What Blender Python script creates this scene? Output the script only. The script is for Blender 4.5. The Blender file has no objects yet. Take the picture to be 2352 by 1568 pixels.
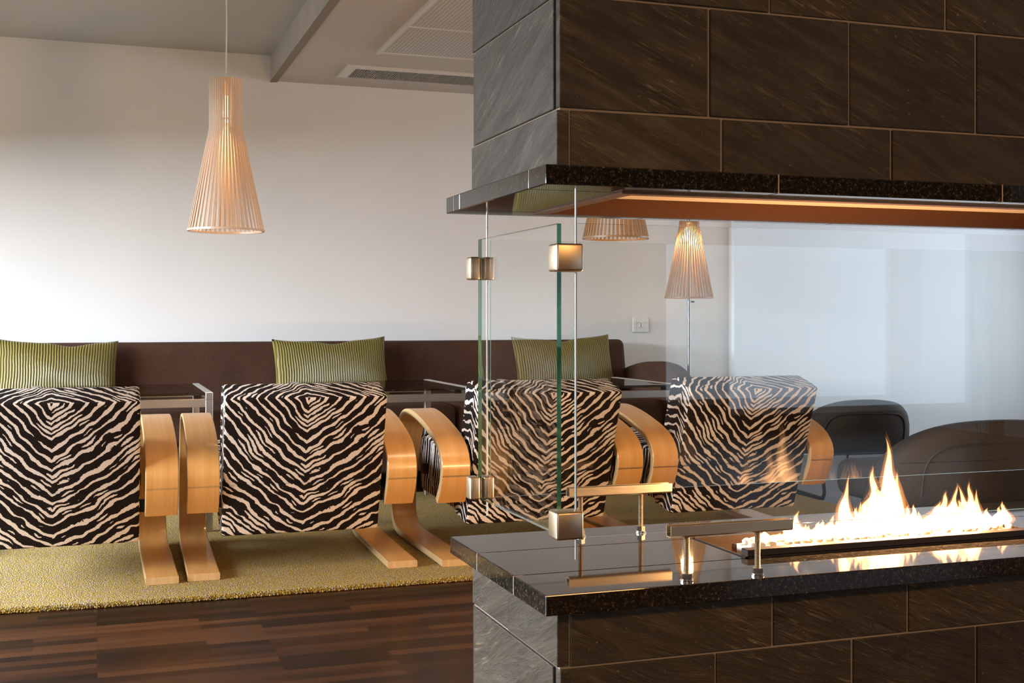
import bpy, bmesh, math, random
from mathutils import Vector, Matrix
random.seed(11)
PI = math.pi
sc = bpy.context.scene
COL = sc.collection

# ---------------------------------------------------------------- camera
cam_d = bpy.data.cameras.new('camera')
cam_d.sensor_width = 36.0
cam_d.lens = 41.939
cam_d.shift_y = -54 / 2352
cam_d.clip_start = 0.05
cam = bpy.data.objects.new('camera', cam_d)
cam.location = (0, 0, 0.85)
cam.rotation_euler = (PI / 2, 0, -math.radians(19.178))
COL.objects.link(cam)
sc.camera = cam

# ---------------------------------------------------------------- colour management, world
sc.view_settings.view_transform = 'Standard'
sc.view_settings.look = 'None'
sc.view_settings.exposure = 0.0
sc.view_settings.gamma = 1.0
sc.view_settings.use_curve_mapping = False
world = bpy.data.worlds.new('world')
sc.world = world
world.use_nodes = True
bg = world.node_tree.nodes['Background']
bg.inputs['Color'].default_value = (0.62, 0.78, 1.0, 1)
bg.inputs['Strength'].default_value = 1.0
sc.cycles.max_bounces = 10
sc.cycles.transparent_max_bounces = 24
sc.cycles.caustics_reflective = False
sc.cycles.caustics_refractive = False
sc.cycles.sample_clamp_indirect = 6.0


# ---------------------------------------------------------------- lights of the room
def area(name, loc, rot, sx, sy, power, color, spread=180):
    l = bpy.data.lights.new(name, 'AREA')
    l.shape = 'RECTANGLE'
    l.size, l.size_y = sx, sy
    l.energy = power
    l.color = color
    l.spread = math.radians(spread)
    o = bpy.data.objects.new(name, l)
    o.location = loc
    o.rotation_euler = [math.radians(a) for a in rot]
    COL.objects.link(o)
    return o


def point(name, loc, power, color, radius=0.02):
    l = bpy.data.lights.new(name, 'POINT')
    l.energy = power
    l.color = color
    l.shadow_soft_size = radius
    o = bpy.data.objects.new(name, l)
    o.location = loc
    COL.objects.link(o)
    return o


# overcast sky outside the long windows of the left wall
area('daylight_left', (-5.6, 3.6, 3.3), (90, 0, -90), 11.0, 3.9, 9800, (0.81, 0.90, 1.0))
# weak window daylight from behind right of the camera, and two added fills
area('added_front_fill', (-1.6, -3.3, 1.0), (90, 0, 0), 2.4, 1.2, 16, (1.0, 0.86, 0.70), 120)  # added warm fill for faces turned to the camera, unseen source
area('daylight_front_right', (4.95, -3.3, 0.85), (90, 0, 0), 2.0, 1.3, 9, (0.72, 0.86, 1.0), 150)
area('added_right_fill', (6.35, 4.6, 1.1), (90, 0, 90), 2.8, 1.4, 50, (0.86, 0.93, 1.0), 150)  # added to brighten the right part of the back wall, unseen source
# warm room lamp at the ceiling behind the camera, then an added fill
area('warm_downlight', (1.6, -0.9, 2.08), (25, 0, 0), 1.6, 0.5, 62, (1.0, 0.54, 0.20), 150)
area('added_warm_fill', (1.35, 3.1, 2.1), (38, 0, 0), 0.5, 0.5, 13, (1.0, 0.68, 0.42), 150)  # added under the soffit to warm the upper back wall, no lamp there
# the flames' own light
for fx, fp in ((1.40, 14), (1.55, 26), (1.66, 23), (1.80, 18)):
    point('firelight', (fx, 2.15, 0.50), fp, (1.0, 0.58, 0.27), 0.0)


# ---------------------------------------------------------------- material helpers
class NT:
    def __init__(self, name):
        self.m = bpy.data.materials.new(name)
        self.m.use_nodes = True
        self.t = self.m.node_tree
        self.t.nodes.clear()
        self.out = self.n('ShaderNodeOutputMaterial')

    def n(self, kind, **kw):
        nd = self.t.nodes.new(kind)
        for k, v in kw.items():
            setattr(nd, k, v)
        return nd

    def l(self, a, b):
        self.t.links.new(a, b)

    def val(self, x, sock):
        if hasattr(x, 'is_output'):
            self.l(x, sock)
        else:
            sock.default_value = x

    def math(self, op, a, b=None, c=None, clamp=False):
        nd = self.n('ShaderNodeMath', operation=op, use_clamp=clamp)
        self.val(a, nd.inputs[0])
        if b is not None:
            self.val(b, nd.inputs[1])
        if c is not None:
            self.val(c, nd.inputs[2])
        return nd.outputs[0]

    def vmath(self, op, a, b=None):
        nd = self.n('ShaderNodeVectorMath', operation=op)
        self.val(a, nd.inputs[0])
        if b is not None:
            self.val(b, nd.inputs[1])
        return nd.outputs[0]

    def noise(self, vec, scale, detail=2, rough=0.5, dist=0.0, color=False):
        nd = self.n('ShaderNodeTexNoise')
        if vec is not None:
            self.l(vec, nd.inputs['Vector'])
        nd.inputs['Scale'].default_value = scale
        nd.inputs['Detail'].default_value = detail
        nd.inputs['Roughness'].default_value = rough
        nd.inputs['Distortion'].default_value = dist
        return nd.outputs['Color' if color else 'Fac']

    def ramp(self, fac, stops, interp='LINEAR'):
        nd = self.n('ShaderNodeValToRGB')
        nd.color_ramp.interpolation = interp
        els = nd.color_ramp.elements
        while len(els) < len(stops):
            els.new(0.5)
        for e, (p, c) in zip(els, stops):
            e.position = p
            e.color = (*c, 1) if len(c) == 3 else c
        self.l(fac, nd.inputs[0])
        return nd.outputs[0]

    def mix(self, fac, a, b):
        nd = self.n('ShaderNodeMix', data_type='RGBA')
        self.val(fac, nd.inputs[0])
        self.val((*a, 1) if isinstance(a, tuple) and len(a) == 3 else a, nd.inputs[6])
        self.val((*b, 1) if isinstance(b, tuple) and len(b) == 3 else b, nd.inputs[7])
        return nd.outputs[2]

    def coord(self, which='Object'):
        return self.n('ShaderNodeTexCoord').outputs[which]

    def mapping(self, vec, scale=(1, 1, 1), rot=(0, 0, 0), loc=(0, 0, 0)):
        nd = self.n('ShaderNodeMapping')
        self.l(vec, nd.inputs[0])
        nd.inputs['Scale'].default_value = scale
        nd.inputs['Rotation'].default_value = rot
        nd.inputs['Location'].default_value = loc
        return nd.outputs[0]

    def bsdf(self, color=None, rough=0.5, metal=0.0, **kw):
        b = self.n('ShaderNodeBsdfPrincipled')
        if color is not None:
            self.val((*color, 1) if isinstance(color, tuple) else color, b.inputs['Base Color'])
        self.val(rough, b.inputs['Roughness'])
        b.inputs['Metallic'].default_value = metal
        for k, v in kw.items():
            self.val(v, b.inputs[k.replace('_', ' ')])
        self.b = b
        return b

    def bump(self, h, strength=0.3, dist=0.01):
        nd = self.n('ShaderNodeBump')
        nd.inputs['Strength'].default_value = strength
        nd.inputs['Distance'].default_value = dist
        self.l(h, nd.inputs['Height'])
        self.l(nd.outputs[0], self.b.inputs['Normal'])

    def done(self, sh=None):
        self.l((sh or self.b).outputs[0], self.out.inputs['Surface'])
        return self.m


def m_paint(name, col, amount=0.03):
    k = NT(name)
    f = k.noise(k.coord(), 3.0, 4)
    k.bsdf(k.mix(f, tuple(c * (1 - amount) for c in col), tuple(min(1, c * (1 + amount)) for c in col)), 0.75)
    k.bump(k.noise(k.mapping(k.coord(), (160, 160, 60)), 1.0, 2), 0.08, 0.002)
    return k.done()


def m_plain(name, col, rough=0.5, metal=0.0, **kw):
    k = NT(name)
    k.bsdf(col, rough, metal, **kw)
    return k.done()


def m_metal(name, col, rough):
    k = NT(name)
    f = k.noise(k.mapping(k.coord(), (30, 30, 400)), 1.0, 3)
    k.bsdf(col, k.math('MULTIPLY_ADD', f, 0.12, rough - 0.06), 1.0)
    return k.done()


def m_slate():
    k = NT('slate')
    g = k.n('ShaderNodeNewGeometry')
    isl = g.outputs['Random Per Island']
    sep = k.n('ShaderNodeSeparateXYZ')
    k.l(k.coord(), sep.inputs[0])
    comb = k.n('ShaderNodeCombineXYZ')
    k.l(k.math('MULTIPLY_ADD', isl, 7.7, k.math('ADD', sep.outputs[0], sep.outputs[1])), comb.inputs[0])
    k.l(sep.outputs[2], comb.inputs[1])
    k.l(k.math('MULTIPLY', isl, 23.0), comb.inputs[2])
    v = comb.outputs[0]
    rot = k.mapping(v, (1, 1, 1), (0, 0, 0.42))
    fib = k.noise(k.mapping(rot, (16, 190, 1)), 1.0, 3, 0.6, 0.8)
    lay = k.noise(k.mapping(rot, (5, 26, 1)), 1.0, 8, 0.68, 1.4)
    cloud = k.noise(k.mapping(v, (4, 5, 1)), 1.0, 5, 0.6, 0.6)
    f = k.math('ADD', k.math('MULTIPLY', lay, 0.65), k.math('MULTIPLY', cloud, 0.35))
    base = k.ramp(f, [(0.28, (0.013, 0.0078, 0.0032)), (0.48, (0.036, 0.0235, 0.0110)), (0.62, (0.060, 0.040, 0.0200)), (0.78, (0.12, 0.083, 0.043))])
    fmask = k.math('MULTIPLY', k.ramp(fib, [(0.56, (0, 0, 0)), (0.70, (1, 1, 1))]), k.ramp(k.noise(k.mapping(v, (7, 9, 1)), 1.0, 4), [(0.40, (0.05, 0.05, 0.05)), (0.65, (1, 1, 1))]))
    col = k.mix(k.math('MULTIPLY', fmask, 0.55), base, (0.30, 0.215, 0.11))
    speck = k.ramp(k.noise(v, 110, 2, 0.5), [(0.72, (0, 0, 0)), (0.77, (1, 1, 1))])
    col = k.mix(k.math('MULTIPLY', speck, 0.45), col, (0.45, 0.36, 0.24))
    tone = k.math('MULTIPLY_ADD', isl, 0.5, 0.75)
    sc_ = k.n('ShaderNodeMix', data_type='RGBA', blend_type='MULTIPLY')
    sc_.inputs[0].default_value = 1.0
    k.l(col, sc_.inputs[6])
    tv = k.n('ShaderNodeCombineColor')
    for q in range(3):
        k.l(tone, tv.inputs[q])
    k.l(tv.outputs[0], sc_.inputs[7])
    k.bsdf(sc_.outputs[2], k.math('MULTIPLY_ADD', lay, 0.3, 0.34), 0.0)
    h = k.math('ADD', k.math('MULTIPLY', cloud, 1.2), k.math('MULTIPLY_ADD', fib, 0.25, k.math('MULTIPLY', lay, 1.3)))
    k.bump(h, 0.6, 0.009)
    return k.done()


def m_granite():
    k = NT('polished_granite')
    c = k.coord()
    vo = k.n('ShaderNodeTexVoronoi')
    k.l(c, vo.inputs['Vector'])
    vo.inputs['Scale'].default_value = 420
    f1 = k.ramp(vo.outputs['Color'], [(0.0, (0.010, 0.009, 0.008)), (0.62, (0.022, 0.018, 0.014)), (0.86, (0.10, 0.075, 0.045)), (1.0, (0.24, 0.18, 0.11))])
    f2 = k.noise(c, 120, 3)
    col = k.mix(k.ramp(f2, [(0.42, (0, 0, 0)), (0.62, (1, 1, 1))]), (0.010, 0.009, 0.008), f1)
    k.bsdf(col, 0.045, 0.0, IOR=1.5)
    return k.done()


def m_glass(name, tint=(0.985, 0.99, 0.985)):
    k = NT(name)
    tr = k.n('ShaderNodeBsdfTransparent')
    tr.inputs[0].default_value = (*tint, 1)
    gl = k.n('ShaderNodeBsdfGlossy')
    gl.inputs['Roughness'].default_value = 0.0
    g = k.n('ShaderNodeNewGeometry')
    dt = k.n('ShaderNodeVectorMath', operation='DOT_PRODUCT')
    k.l(g.outputs['Normal'], dt.inputs[0])
    k.l(g.outputs['Incoming'], dt.inputs[1])
    c1 = k.math('SUBTRACT', 1.0, k.math('ABSOLUTE', dt.outputs['Value']), clamp=True)
    frs = k.math('MULTIPLY_ADD', k.math('POWER', c1, 5.0), 0.96, 0.04)
    mx = k.n('ShaderNodeMixShader')
    # dust and small smears on the glass surface
    k.l(frs, mx.inputs[0])
    k.l(tr.outputs[0], mx.inputs[1])
    k.l(gl.outputs[0], mx.inputs[2])
    return k.done(mx)


def m_glass_edge():
    k = NT('green_glass_edge')
    f = k.noise(k.mapping(k.coord(), (20, 20, 7)), 1.0, 3)
    col = k.ramp(f, [(0.3, (0.01, 0.09, 0.06)), (0.55, (0.04, 0.28, 0.19)), (0.75, (0.16, 0.55, 0.40))])
    k.bsdf(col, 0.08, 0.0, IOR=1.5)
    k.b.inputs['Transmission Weight'].default_value = 0.45
    return k.done()


def m_birch(name, a, b, rough=0.32, axis=(40, 40, 2.2)):
    k = NT(name)
    u = k.coord('UV')
    v = k.mapping(u, (1, 1, 1))
    n1 = k.noise(k.mapping(v, (70, 2.5, 1)), 1.0, 4, 0.55, 0.4)
    n2 = k.noise(k.mapping(v, (9, 1.3, 1)), 1.0, 3, 0.5, 1.2)
    f = k.math('ADD', k.math('MULTIPLY', n1, 0.55), k.math('MULTIPLY', n2, 0.45))
    k.bsdf(k.ramp(f, [(0.3, a), (0.7, b)]), rough, 0.0, Coat_Weight=0.3, Coat_Roughness=0.15)
    return k.done()


def m_zebra():
    """Zebra weave: stripes are level lines of the UV field (u across, v away from the seam)."""
    k = NT('zebra_weave')
    uv = k.coord('UV')
    sep = k.n('ShaderNodeSeparateXYZ')
    k.l(uv, sep.inputs[0])
    u, v = sep.outputs[0], sep.outputs[1]
    au = k.math('ABSOLUTE', u)
    av = k.math('ABSOLUTE', v)
    # arms of the chevrons are steep near the seam and flatten below it, steeper on the left
    side = k.math('MULTIPLY_ADD', k.math('SIGN', u), -0.16, 1.0)
    slope = k.math('MULTIPLY', side, k.math('MULTIPLY_ADD', k.math('MINIMUM', av, 0.5), -0.9, 1.0))
    f = k.math('MULTIPLY_ADD', au, slope, av)
    oi = k.n('ShaderNodeObjectInfo')
    n_lo = k.noise(uv, 7.0, 2, 0.5)
    n_md = k.noise(k.mapping(uv, (22, 22, 1)), 1.0, 2, 0.5)
    n_hi = k.noise(uv, 230, 2, 0.6)
    f = k.math('MULTIPLY_ADD', k.math('SUBTRACT', n_lo, 0.5), 0.075, f)
    f = k.math('MULTIPLY_ADD', k.math('SUBTRACT', n_md, 0.5), 0.026, f)
    f = k.math('MULTIPLY_ADD', k.math('SUBTRACT', n_hi, 0.5), 0.0065, f)
    per = 0.0375
    s1 = k.math('SINE', k.math('MULTIPLY', f, 2 * PI / per))
    s2 = k.math('SINE', k.math('MULTIPLY_ADD', f, 2 * PI / per, PI))
    wid = k.noise(k.mapping(uv, (16, 16, 1), loc=(3.1, 1.7, 0)), 1.0, 1, 0.5)
    thr1 = k.math('MULTIPLY_ADD', wid, -1.55, 1.36)
    wh1 = k.math('GREATER_THAN', s1, thr1)
    msk = k.noise(k.mapping(uv, (11, 11, 1), loc=(9.1, 4.7, 0)), 1.0, 1, 0.5)
    thr2 = k.math('MULTIPLY_ADD', k.math('MAXIMUM', k.math('SUBTRACT', msk, 0.54), 0.0), -2.6, 1.02)
    wh2 = k.math('GREATER_THAN', s2, thr2)
    wh = k.math('MAXIMUM', wh1, wh2)
    weave = k.noise(k.mapping(uv, (900, 350, 1), (0, 0, 0.6)), 1.0, 2)
    dark = k.mix(weave, (0.005, 0.0028, 0.002), (0.020, 0.011, 0.008))
    lite = k.mix(weave, (0.66, 0.54, 0.45), (0.84, 0.74, 0.65))
    k.bsdf(k.mix(wh, dark, lite), 0.9, 0.0)
    k.b.inputs['Specular IOR Level'].default_value = 0.15
    k.bump(weave, 0.25, 0.002)
    return k.done()


def m_fabric(name, a, b, scale=(900, 900, 200), rough=0.9):
    k = NT(name)
    n = k.noise(k.mapping(k.coord(), scale), 1.0, 3, 0.6)
    n2 = k.noise(k.coord(), 4.0, 3)
    f = k.math('MULTIPLY_ADD', k.math('SUBTRACT', n2, 0.5), 0.35, n)
    k.bsdf(k.ramp(f, [(0.3, a), (0.7, b)]), rough, 0.0, Sheen_Weight=0.0)
    k.b.inputs['Specular IOR Level'].default_value = 0.25
    k.bump(n, 0.3, 0.002)
    return k.done()


def m_rib():
    """Green satin with stitched vertical ribs; UV u runs across the cushion in metres."""
    k = NT('green_ribbed_satin')
    uv = k.coord('UV')
    sep = k.n('ShaderNodeSeparateXYZ')
    k.l(uv, sep.inputs[0])
    wob = k.noise(uv, 9.0, 2)
    u = k.math('MULTIPLY_ADD', wob, 0.012, sep.outputs[0])
    ph = k.math('MULTIPLY', u, 2 * PI / 0.0125)
    s = k.math('MULTIPLY_ADD', k.math('SINE', ph), 0.5, 0.5)
    h = k.math('POWER', s, 0.55)
    n = k.noise(k.mapping(uv, (300, 60, 1)), 1.0, 3)
    col = k.ramp(k.math('MULTIPLY_ADD', n, 0.25, k.math('MULTIPLY', h, 0.75)), [(0.15, (0.070, 0.047, 0.004)), (0.6, (0.175, 0.135, 0.017)), (0.95, (0.26, 0.21, 0.040))])
    k.bsdf(col, 0.45, 0.0)
    k.bump(h, 0.75, 0.006)
    return k.done()


def m_rug():
    k = NT('looped_rug_pile')
    c = k.coord()
    vo = k.n('ShaderNodeTexVoronoi')
    k.l(c, vo.inputs['Vector'])
    vo.inputs['Scale'].default_value = 240
    sep = k.n('ShaderNodeSeparateColor')
    k.l(vo.outputs['Color'], sep.inputs[0])
    col = k.ramp(sep.outputs[0], [(0.0, (0.20, 0.115, 0.006)), (0.35, (0.38, 0.235, 0.014)), (0.66, (0.44, 0.30, 0.035)), (0.80, (0.25, 0.215, 0.20)), (1.0, (0.37, 0.32, 0.30))])
    big = k.noise(c, 2.2, 4)
    col = k.mix(k.math('MULTIPLY', big, 0.35), col, (0.26, 0.18, 0.025))
    k.bsdf(col, 0.95)
    h = k.math('SUBTRACT', 1.0, vo.outputs['Distance'])
    k.bump(h, 0.9, 0.006)
    return k.done()


def m_floor():
    k = NT('walnut_strip_floor')
    c = k.coord()
    br = k.n('ShaderNodeTexBrick')
    k.l(c, br.inputs['Vector'])
    br.offset = 0.37
    br.inputs['Scale'].default_value = 1.0
    br.inputs['Brick Width'].default_value = 0.43
    br.inputs['Row Height'].default_value = 0.042
    br.inputs['Mortar Size'].default_value = 0.0006
    br.inputs['Color1'].default_value = (0, 0, 0, 1)
    br.inputs['Color2'].default_value = (1, 1, 1, 1)
    br.inputs['Mortar'].default_value = (0.0, 0.0, 0.0, 1)
    br.inputs['Bias'].default_value = 0.0
    sepb = k.n('ShaderNodeSeparateColor')
    k.l(br.outputs['Color'], sepb.inputs[0])
    tone = sepb.outputs[0]
    grain = k.noise(k.mapping(c, (3, 60, 60)), 1.0, 6, 0.6, 0.5)
    f = k.math('ADD', k.math('MULTIPLY', tone, 0.72), k.math('MULTIPLY', grain, 0.42))
    col = k.ramp(f, [(0.15, (0.003, 0.0009, 0.0003)), (0.45, (0.013, 0.0040, 0.0013)), (0.75, (0.042, 0.0135, 0.0045)), (1.0, (0.085, 0.031, 0.011))])
    k.bsdf(col, k.math('MULTIPLY_ADD', grain, 0.15, 0.26), 0.0)
    k.b.inputs['Specular IOR Level'].default_value = 0.30
    k.bump(grain, 0.10, 0.002)
    return k.done()


def m_perforated():
    k = NT('perforated_panel')
    c = k.coord()
    sep = k.n('ShaderNodeSeparateXYZ')
    k.l(c, sep.inputs[0])
    sx = k.math('SINE', k.math('MULTIPLY', sep.outputs[0], 2 * PI / 0.018))
    sy = k.math('SINE', k.math('MULTIPLY', sep.outputs[1], 2 * PI / 0.018))
    hole = k.math('GREATER_THAN', k.math('ADD', sx, sy), 1.25)
    k.bsdf(k.mix(hole, (0.60, 0.57, 0.54), (0.20, 0.18, 0.17)), 0.8)
    return k.done()


def m_emit(name, col, strength):
    k = NT(name)
    e = k.n('ShaderNodeEmission')
    e.inputs[0].default_value = (*col, 1)
    e.inputs[1].default_value = strength
    return k.done(e)


def m_flame(name, col, strength):
    k = NT(name)
    e = k.n('ShaderNodeEmission')
    e.inputs[0].default_value = (*col, 1)
    e.inputs[1].default_value = strength
    k.l(e.outputs[0], k.out.inputs['Volume'])
    return k.m


M = dict(
    wall=m_paint('wall_paint', (0.80, 0.79, 0.77)),
    panel=m_fabric('dark_unseen_wall', (0.045, 0.022, 0.010), (0.09, 0.047, 0.022), (6, 6, 60), 0.5),  # made-up dark finish for the unseen front wall, cuts bounce onto the slate
    wall_cool_lit=m_paint('cool_daylight_paint', (0.74, 0.79, 0.83)),  # the cool daylight on this wall is put into its colour
    ceil=m_paint('ceiling_paint', (0.52, 0.51, 0.50)),
    soffit=m_paint('soffit_paint', (0.57, 0.52, 0.48)),
    fascia=m_fabric('beam_veneer', (0.46, 0.43, 0.38), (0.58, 0.54, 0.48), (60, 3, 3), 0.7),
    beam_edge=m_plain('beam_edge_paint', (0.25, 0.20, 0.16), 0.7),
    floor=m_floor(), rug=m_rug(), slate=m_slate(), granite=m_granite(),
    grout=m_plain('grout', (0.27, 0.215, 0.165), 0.9),
    glass=m_glass('clear_glass'), glass_edge=m_glass_edge(),
    smoked=m_glass('smoked_glass', (0.62, 0.58, 0.53)),
    steel=m_metal('brushed_steel', (0.55, 0.44, 0.31), 0.36),
    table_steel=m_metal('satin_steel', (0.62, 0.60, 0.57), 0.36),
    chrome=m_metal('bright_steel', (0.62, 0.58, 0.53), 0.2),
    dark_steel=m_plain('blackened_steel', (0.035, 0.022, 0.015), 0.42, 0.6),
    copper=m_metal('heat_tinted_steel', (0.17, 0.085, 0.045), 0.36),
    birch=m_birch('honey_birch', (0.62, 0.29, 0.075), (0.80, 0.44, 0.15)),
    birch_edge=m_birch('birch_ply_edge', (0.42, 0.25, 0.10), (0.62, 0.42, 0.20), 0.5),
    zebra=m_zebra(),
    sofa=m_fabric('brown_upholstery', (0.032, 0.013, 0.007), (0.110, 0.052, 0.030)),
    tub=m_fabric('charcoal_upholstery', (0.014, 0.012, 0.011), (0.040, 0.034, 0.030), (400, 400, 400), 0.7),
    seam=m_plain('dark_piping', (0.010, 0.009, 0.009), 0.7),
    rib=m_rib(),
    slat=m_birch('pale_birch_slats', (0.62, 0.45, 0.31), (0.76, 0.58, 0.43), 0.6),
    slat_shaded=m_birch('shaded_golden_slats', (0.34, 0.19, 0.075), (0.47, 0.29, 0.13), 0.6),  # darker copy: the weaker light on the slat outsides is in the colour
    white=m_plain('white_plastic', (0.82, 0.81, 0.79), 0.35),
    duct=m_plain('duct_dark_grey', (0.13, 0.115, 0.10), 0.7),
    pole=m_metal('lamp_pole_steel', (0.30, 0.29, 0.28), 0.4),
    vent=m_plain('vent_grey', (0.34, 0.31, 0.28), 0.6),
    vent_frame=m_plain('vent_frame_white', (0.74, 0.71, 0.68), 0.45),
    perf=m_perforated(),
    pebble=m_plain('white_pebble', (0.78, 0.74, 0.68), 0.6),
    bulb=m_emit('glowing_bulb', (1.0, 0.72, 0.40), 22.0),
    flame=m_flame('burning_gas', (1.0, 0.47, 0.17), 460.0),
    mantle=m_flame('flame_mantle', (1.0, 0.33, 0.07), 32.0),
)


# ---------------------------------------------------------------- mesh helpers
def link_mesh(name, bm, mats, parent=None, smooth=False, loc=None, angle=None):
    me = bpy.data.meshes.new(name)
    bm.normal_update()
    bm.to_mesh(me)
    bm.free()
    for m in (mats if isinstance(mats, (list, tuple)) else [mats]):
        me.materials.append(m)
    o = bpy.data.objects.new(name, me)
    if smooth:
        for p in me.polygons:
            p.use_smooth = True
    if angle:
        for p in me.polygons:
            p.use_smooth = True
        try:
            me.set_sharp_from_angle(angle=math.radians(angle))
        except Exception:
            pass
    if loc:
        o.location = loc
    if parent:
        o.parent = parent
    COL.objects.link(o)
    return o


def tag(o, label=None, cat=None, group=None, kind=None):
    if label:
        o['label'] = label
    if cat:
        o['category'] = cat
    if group:
        o['group'] = group
    if kind:
        o['kind'] = kind
    return o


def empty(name, loc, rz=0.0):
    o = bpy.data.objects.new(name, None)
    o.empty_display_size = 0.1
    o.location = loc
    o.rotation_euler = (0, 0, rz)
    COL.objects.link(o)
    return o


def copy_tree(o, parent=None):
    c = o.copy()
    COL.objects.link(c)
    if parent:
        c.parent = parent
    for ch in list(o.children):
        copy_tree(ch, c)
    return c


def a_box(bm, x0, x1, y0, y1, z0, z1, mi=0, bev=0.0, seg=2, mat=None):
    vs = [bm.verts.new((x, y, z)) for x in (x0, x1) for y in (y0, y1) for z in (z0, z1)]
    idx = [(0, 1, 3, 2), (4, 6, 7, 5), (0, 4, 5, 1), (2, 3, 7, 6), (0, 2, 6, 4), (1, 5, 7, 3)]
    fs = [bm.faces.new([vs[i] for i in q]) for q in idx]
    for f in fs:
        f.material_index = mi
    if mat is not None:
        bmesh.ops.transform(bm, matrix=mat, verts=vs)
    if bev:
        es = list({e for f in fs for e in f.edges})
        r = bmesh.ops.bevel(bm, geom=es, offset=bev, segments=seg, profile=0.5, affect='EDGES')
        for f in r['faces']:
            f.material_index = mi
    return fs


def a_prism(bm, poly, x0, x1, plane='yz', mi=0):
    """Extrude a polygon (list of 2D points) along the remaining axis."""
    def P(a, b, c):
        return {'yz': (c, a, b), 'xy': (a, b, c), 'xz': (a, c, b)}[plane]
    A = [bm.verts.new(P(a, b, x0)) for a, b in poly]
    B = [bm.verts.new(P(a, b, x1)) for a, b in poly]
    n = len(poly)
    fs = [bm.faces.new(A), bm.faces.new(list(reversed(B)))]
    for i in range(n):
        j = (i + 1) % n
        fs.append(bm.faces.new((A[i], B[i], B[j], A[j])))
    for f in fs:
        f.material_index = mi
    return fs


def a_tube(bm, pts, r, seg=10, mi=0, cap=True, radii=None):
    pts = [Vector(p) for p in pts]
    rings = []
    n = len(pts)
    prev = None
    for i, p in enumerate(pts):
        t = (pts[min(i + 1, n - 1)] - pts[max(i - 1, 0)]).normalized()
        if prev is None:
            a = t.orthogonal().normalized()
        else:
            a = (prev - t * prev.dot(t)).normalized()
        prev = a
        b = t.cross(a)
        rr = radii[i] if radii else r
        rings.append([bm.verts.new(p + (a * math.cos(2 * PI * k / seg) + b * math.sin(2 * PI * k / seg)) * rr) for k in range(seg)])
    for q in range(n - 1):
        for k in range(seg):
            f = bm.faces.new((rings[q][k], rings[q][(k + 1) % seg], rings[q + 1][(k + 1) % seg], rings[q + 1][k]))
            f.material_index = mi
    if cap:
        bm.faces.new(list(reversed(rings[0]))).material_index = mi
        bm.faces.new(rings[-1]).material_index = mi


def a_lathe(bm, prof, seg=32, mi=0, c=(0, 0, 0), closed=False):
    rings = []
    for r, z in prof:
        if r < 1e-6:
            rings.append([bm.verts.new((c[0], c[1], c[2] + z))])
        else:
            rings.append([bm.verts.new((c[0] + r * math.cos(2 * PI * k / seg), c[1] + r * math.sin(2 * PI * k / seg), c[2] + z)) for k in range(seg)])
    m = len(rings)
    for i in range(m if closed else m - 1):
        a, b = rings[i], rings[(i + 1) % m]
        for k in range(seg):
            k2 = (k + 1) % seg
            if len(a) == 1 and len(b) == 1:
                continue
            if len(a) == 1:
                bm.faces.new((a[0], b[k], b[k2])).material_index = mi
            elif len(b) == 1:
                bm.faces.new((a[k], b[0], a[k2])).material_index = mi
            else:
                bm.faces.new((a[k], b[k], b[k2], a[k2])).material_index = mi


def fix(bm):
    bmesh.ops.recalc_face_normals(bm, faces=bm.faces)
    return bm


def box_obj(name, ext, mat, parent=None, bev=0.0, seg=2):
    bm = bmesh.new()
    a_box(bm, *ext, bev=bev, seg=seg)
    return link_mesh(name, fix(bm), mat, parent)


def struct(name, ext, mat):
    o = box_obj(name, ext, mat)
    o['kind'] = 'structure'
    return o


# ---------------------------------------------------------------- the room
XL, XR, YF, YB = -3.0, 6.2, -3.2, 6.45
ZC, ZS = 2.252, 2.117        # main ceiling, lowered soffit
BX = 0.875                   # where the soffit starts
struct('floor', (XL, XR, YF, YB, -0.10, 0.0), M['floor'])
struct('wall_back', (XL, XR, YB, YB + 0.12, 0, 2.5), M['wall'])
struct('ceiling', (XL, BX, YF, YB, ZC, ZC + 0.2), M['ceil'])
struct('ceiling_soffit', (BX + 0.02, XR, YF, YB, ZS, ZC + 0.2), M['soffit'])
bm = bmesh.new()
a_box(bm, BX, BX + 0.02, YF, YB, ZS, ZC, 0)
o = link_mesh('trim_1', fix(bm), M['fascia'])
o['kind'] = 'structure'
struct('trim_2', (BX, BX + 0.036, YF, YB, ZS - 0.006, ZS), M['beam_edge'])
struct('wall_back_right', (3.665, XR, YB - 0.035, YB, 0, ZS), M['wall_cool_lit'])
struct('baseboard_back', (XL, 3.66, YB - 0.015, YB, 0, 0.08), M['wall'])


def wall_with_openings(name, axis, at, lo, hi, ops, mat, thick=0.12):
    """A wall with window openings: ops = [(a0, a1, z0, z1)] along its length."""
    bm = bmesh.new()
    cur = lo
    def piece(a0, a1, z0, z1):
        if a1 - a0 < 1e-4 or z1 - z0 < 1e-4:
            return
        if axis == 'x':
            a_box(bm, at - thick, at, a0, a1, z0, z1)
        else:
            a_box(bm, a0, a1, at - thick, at, z0, z1)
    for a0, a1, z0, z1 in ops:
        piece(cur, a0, 0, 2.5)
        piece(a0, a1, 0, z0)
        piece(a0, a1, z1, 2.5)
        cur = a1
    piece(cur, hi, 0, 2.5)
    o = link_mesh(name, fix(bm), mat)
    o['kind'] = 'structure'


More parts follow.
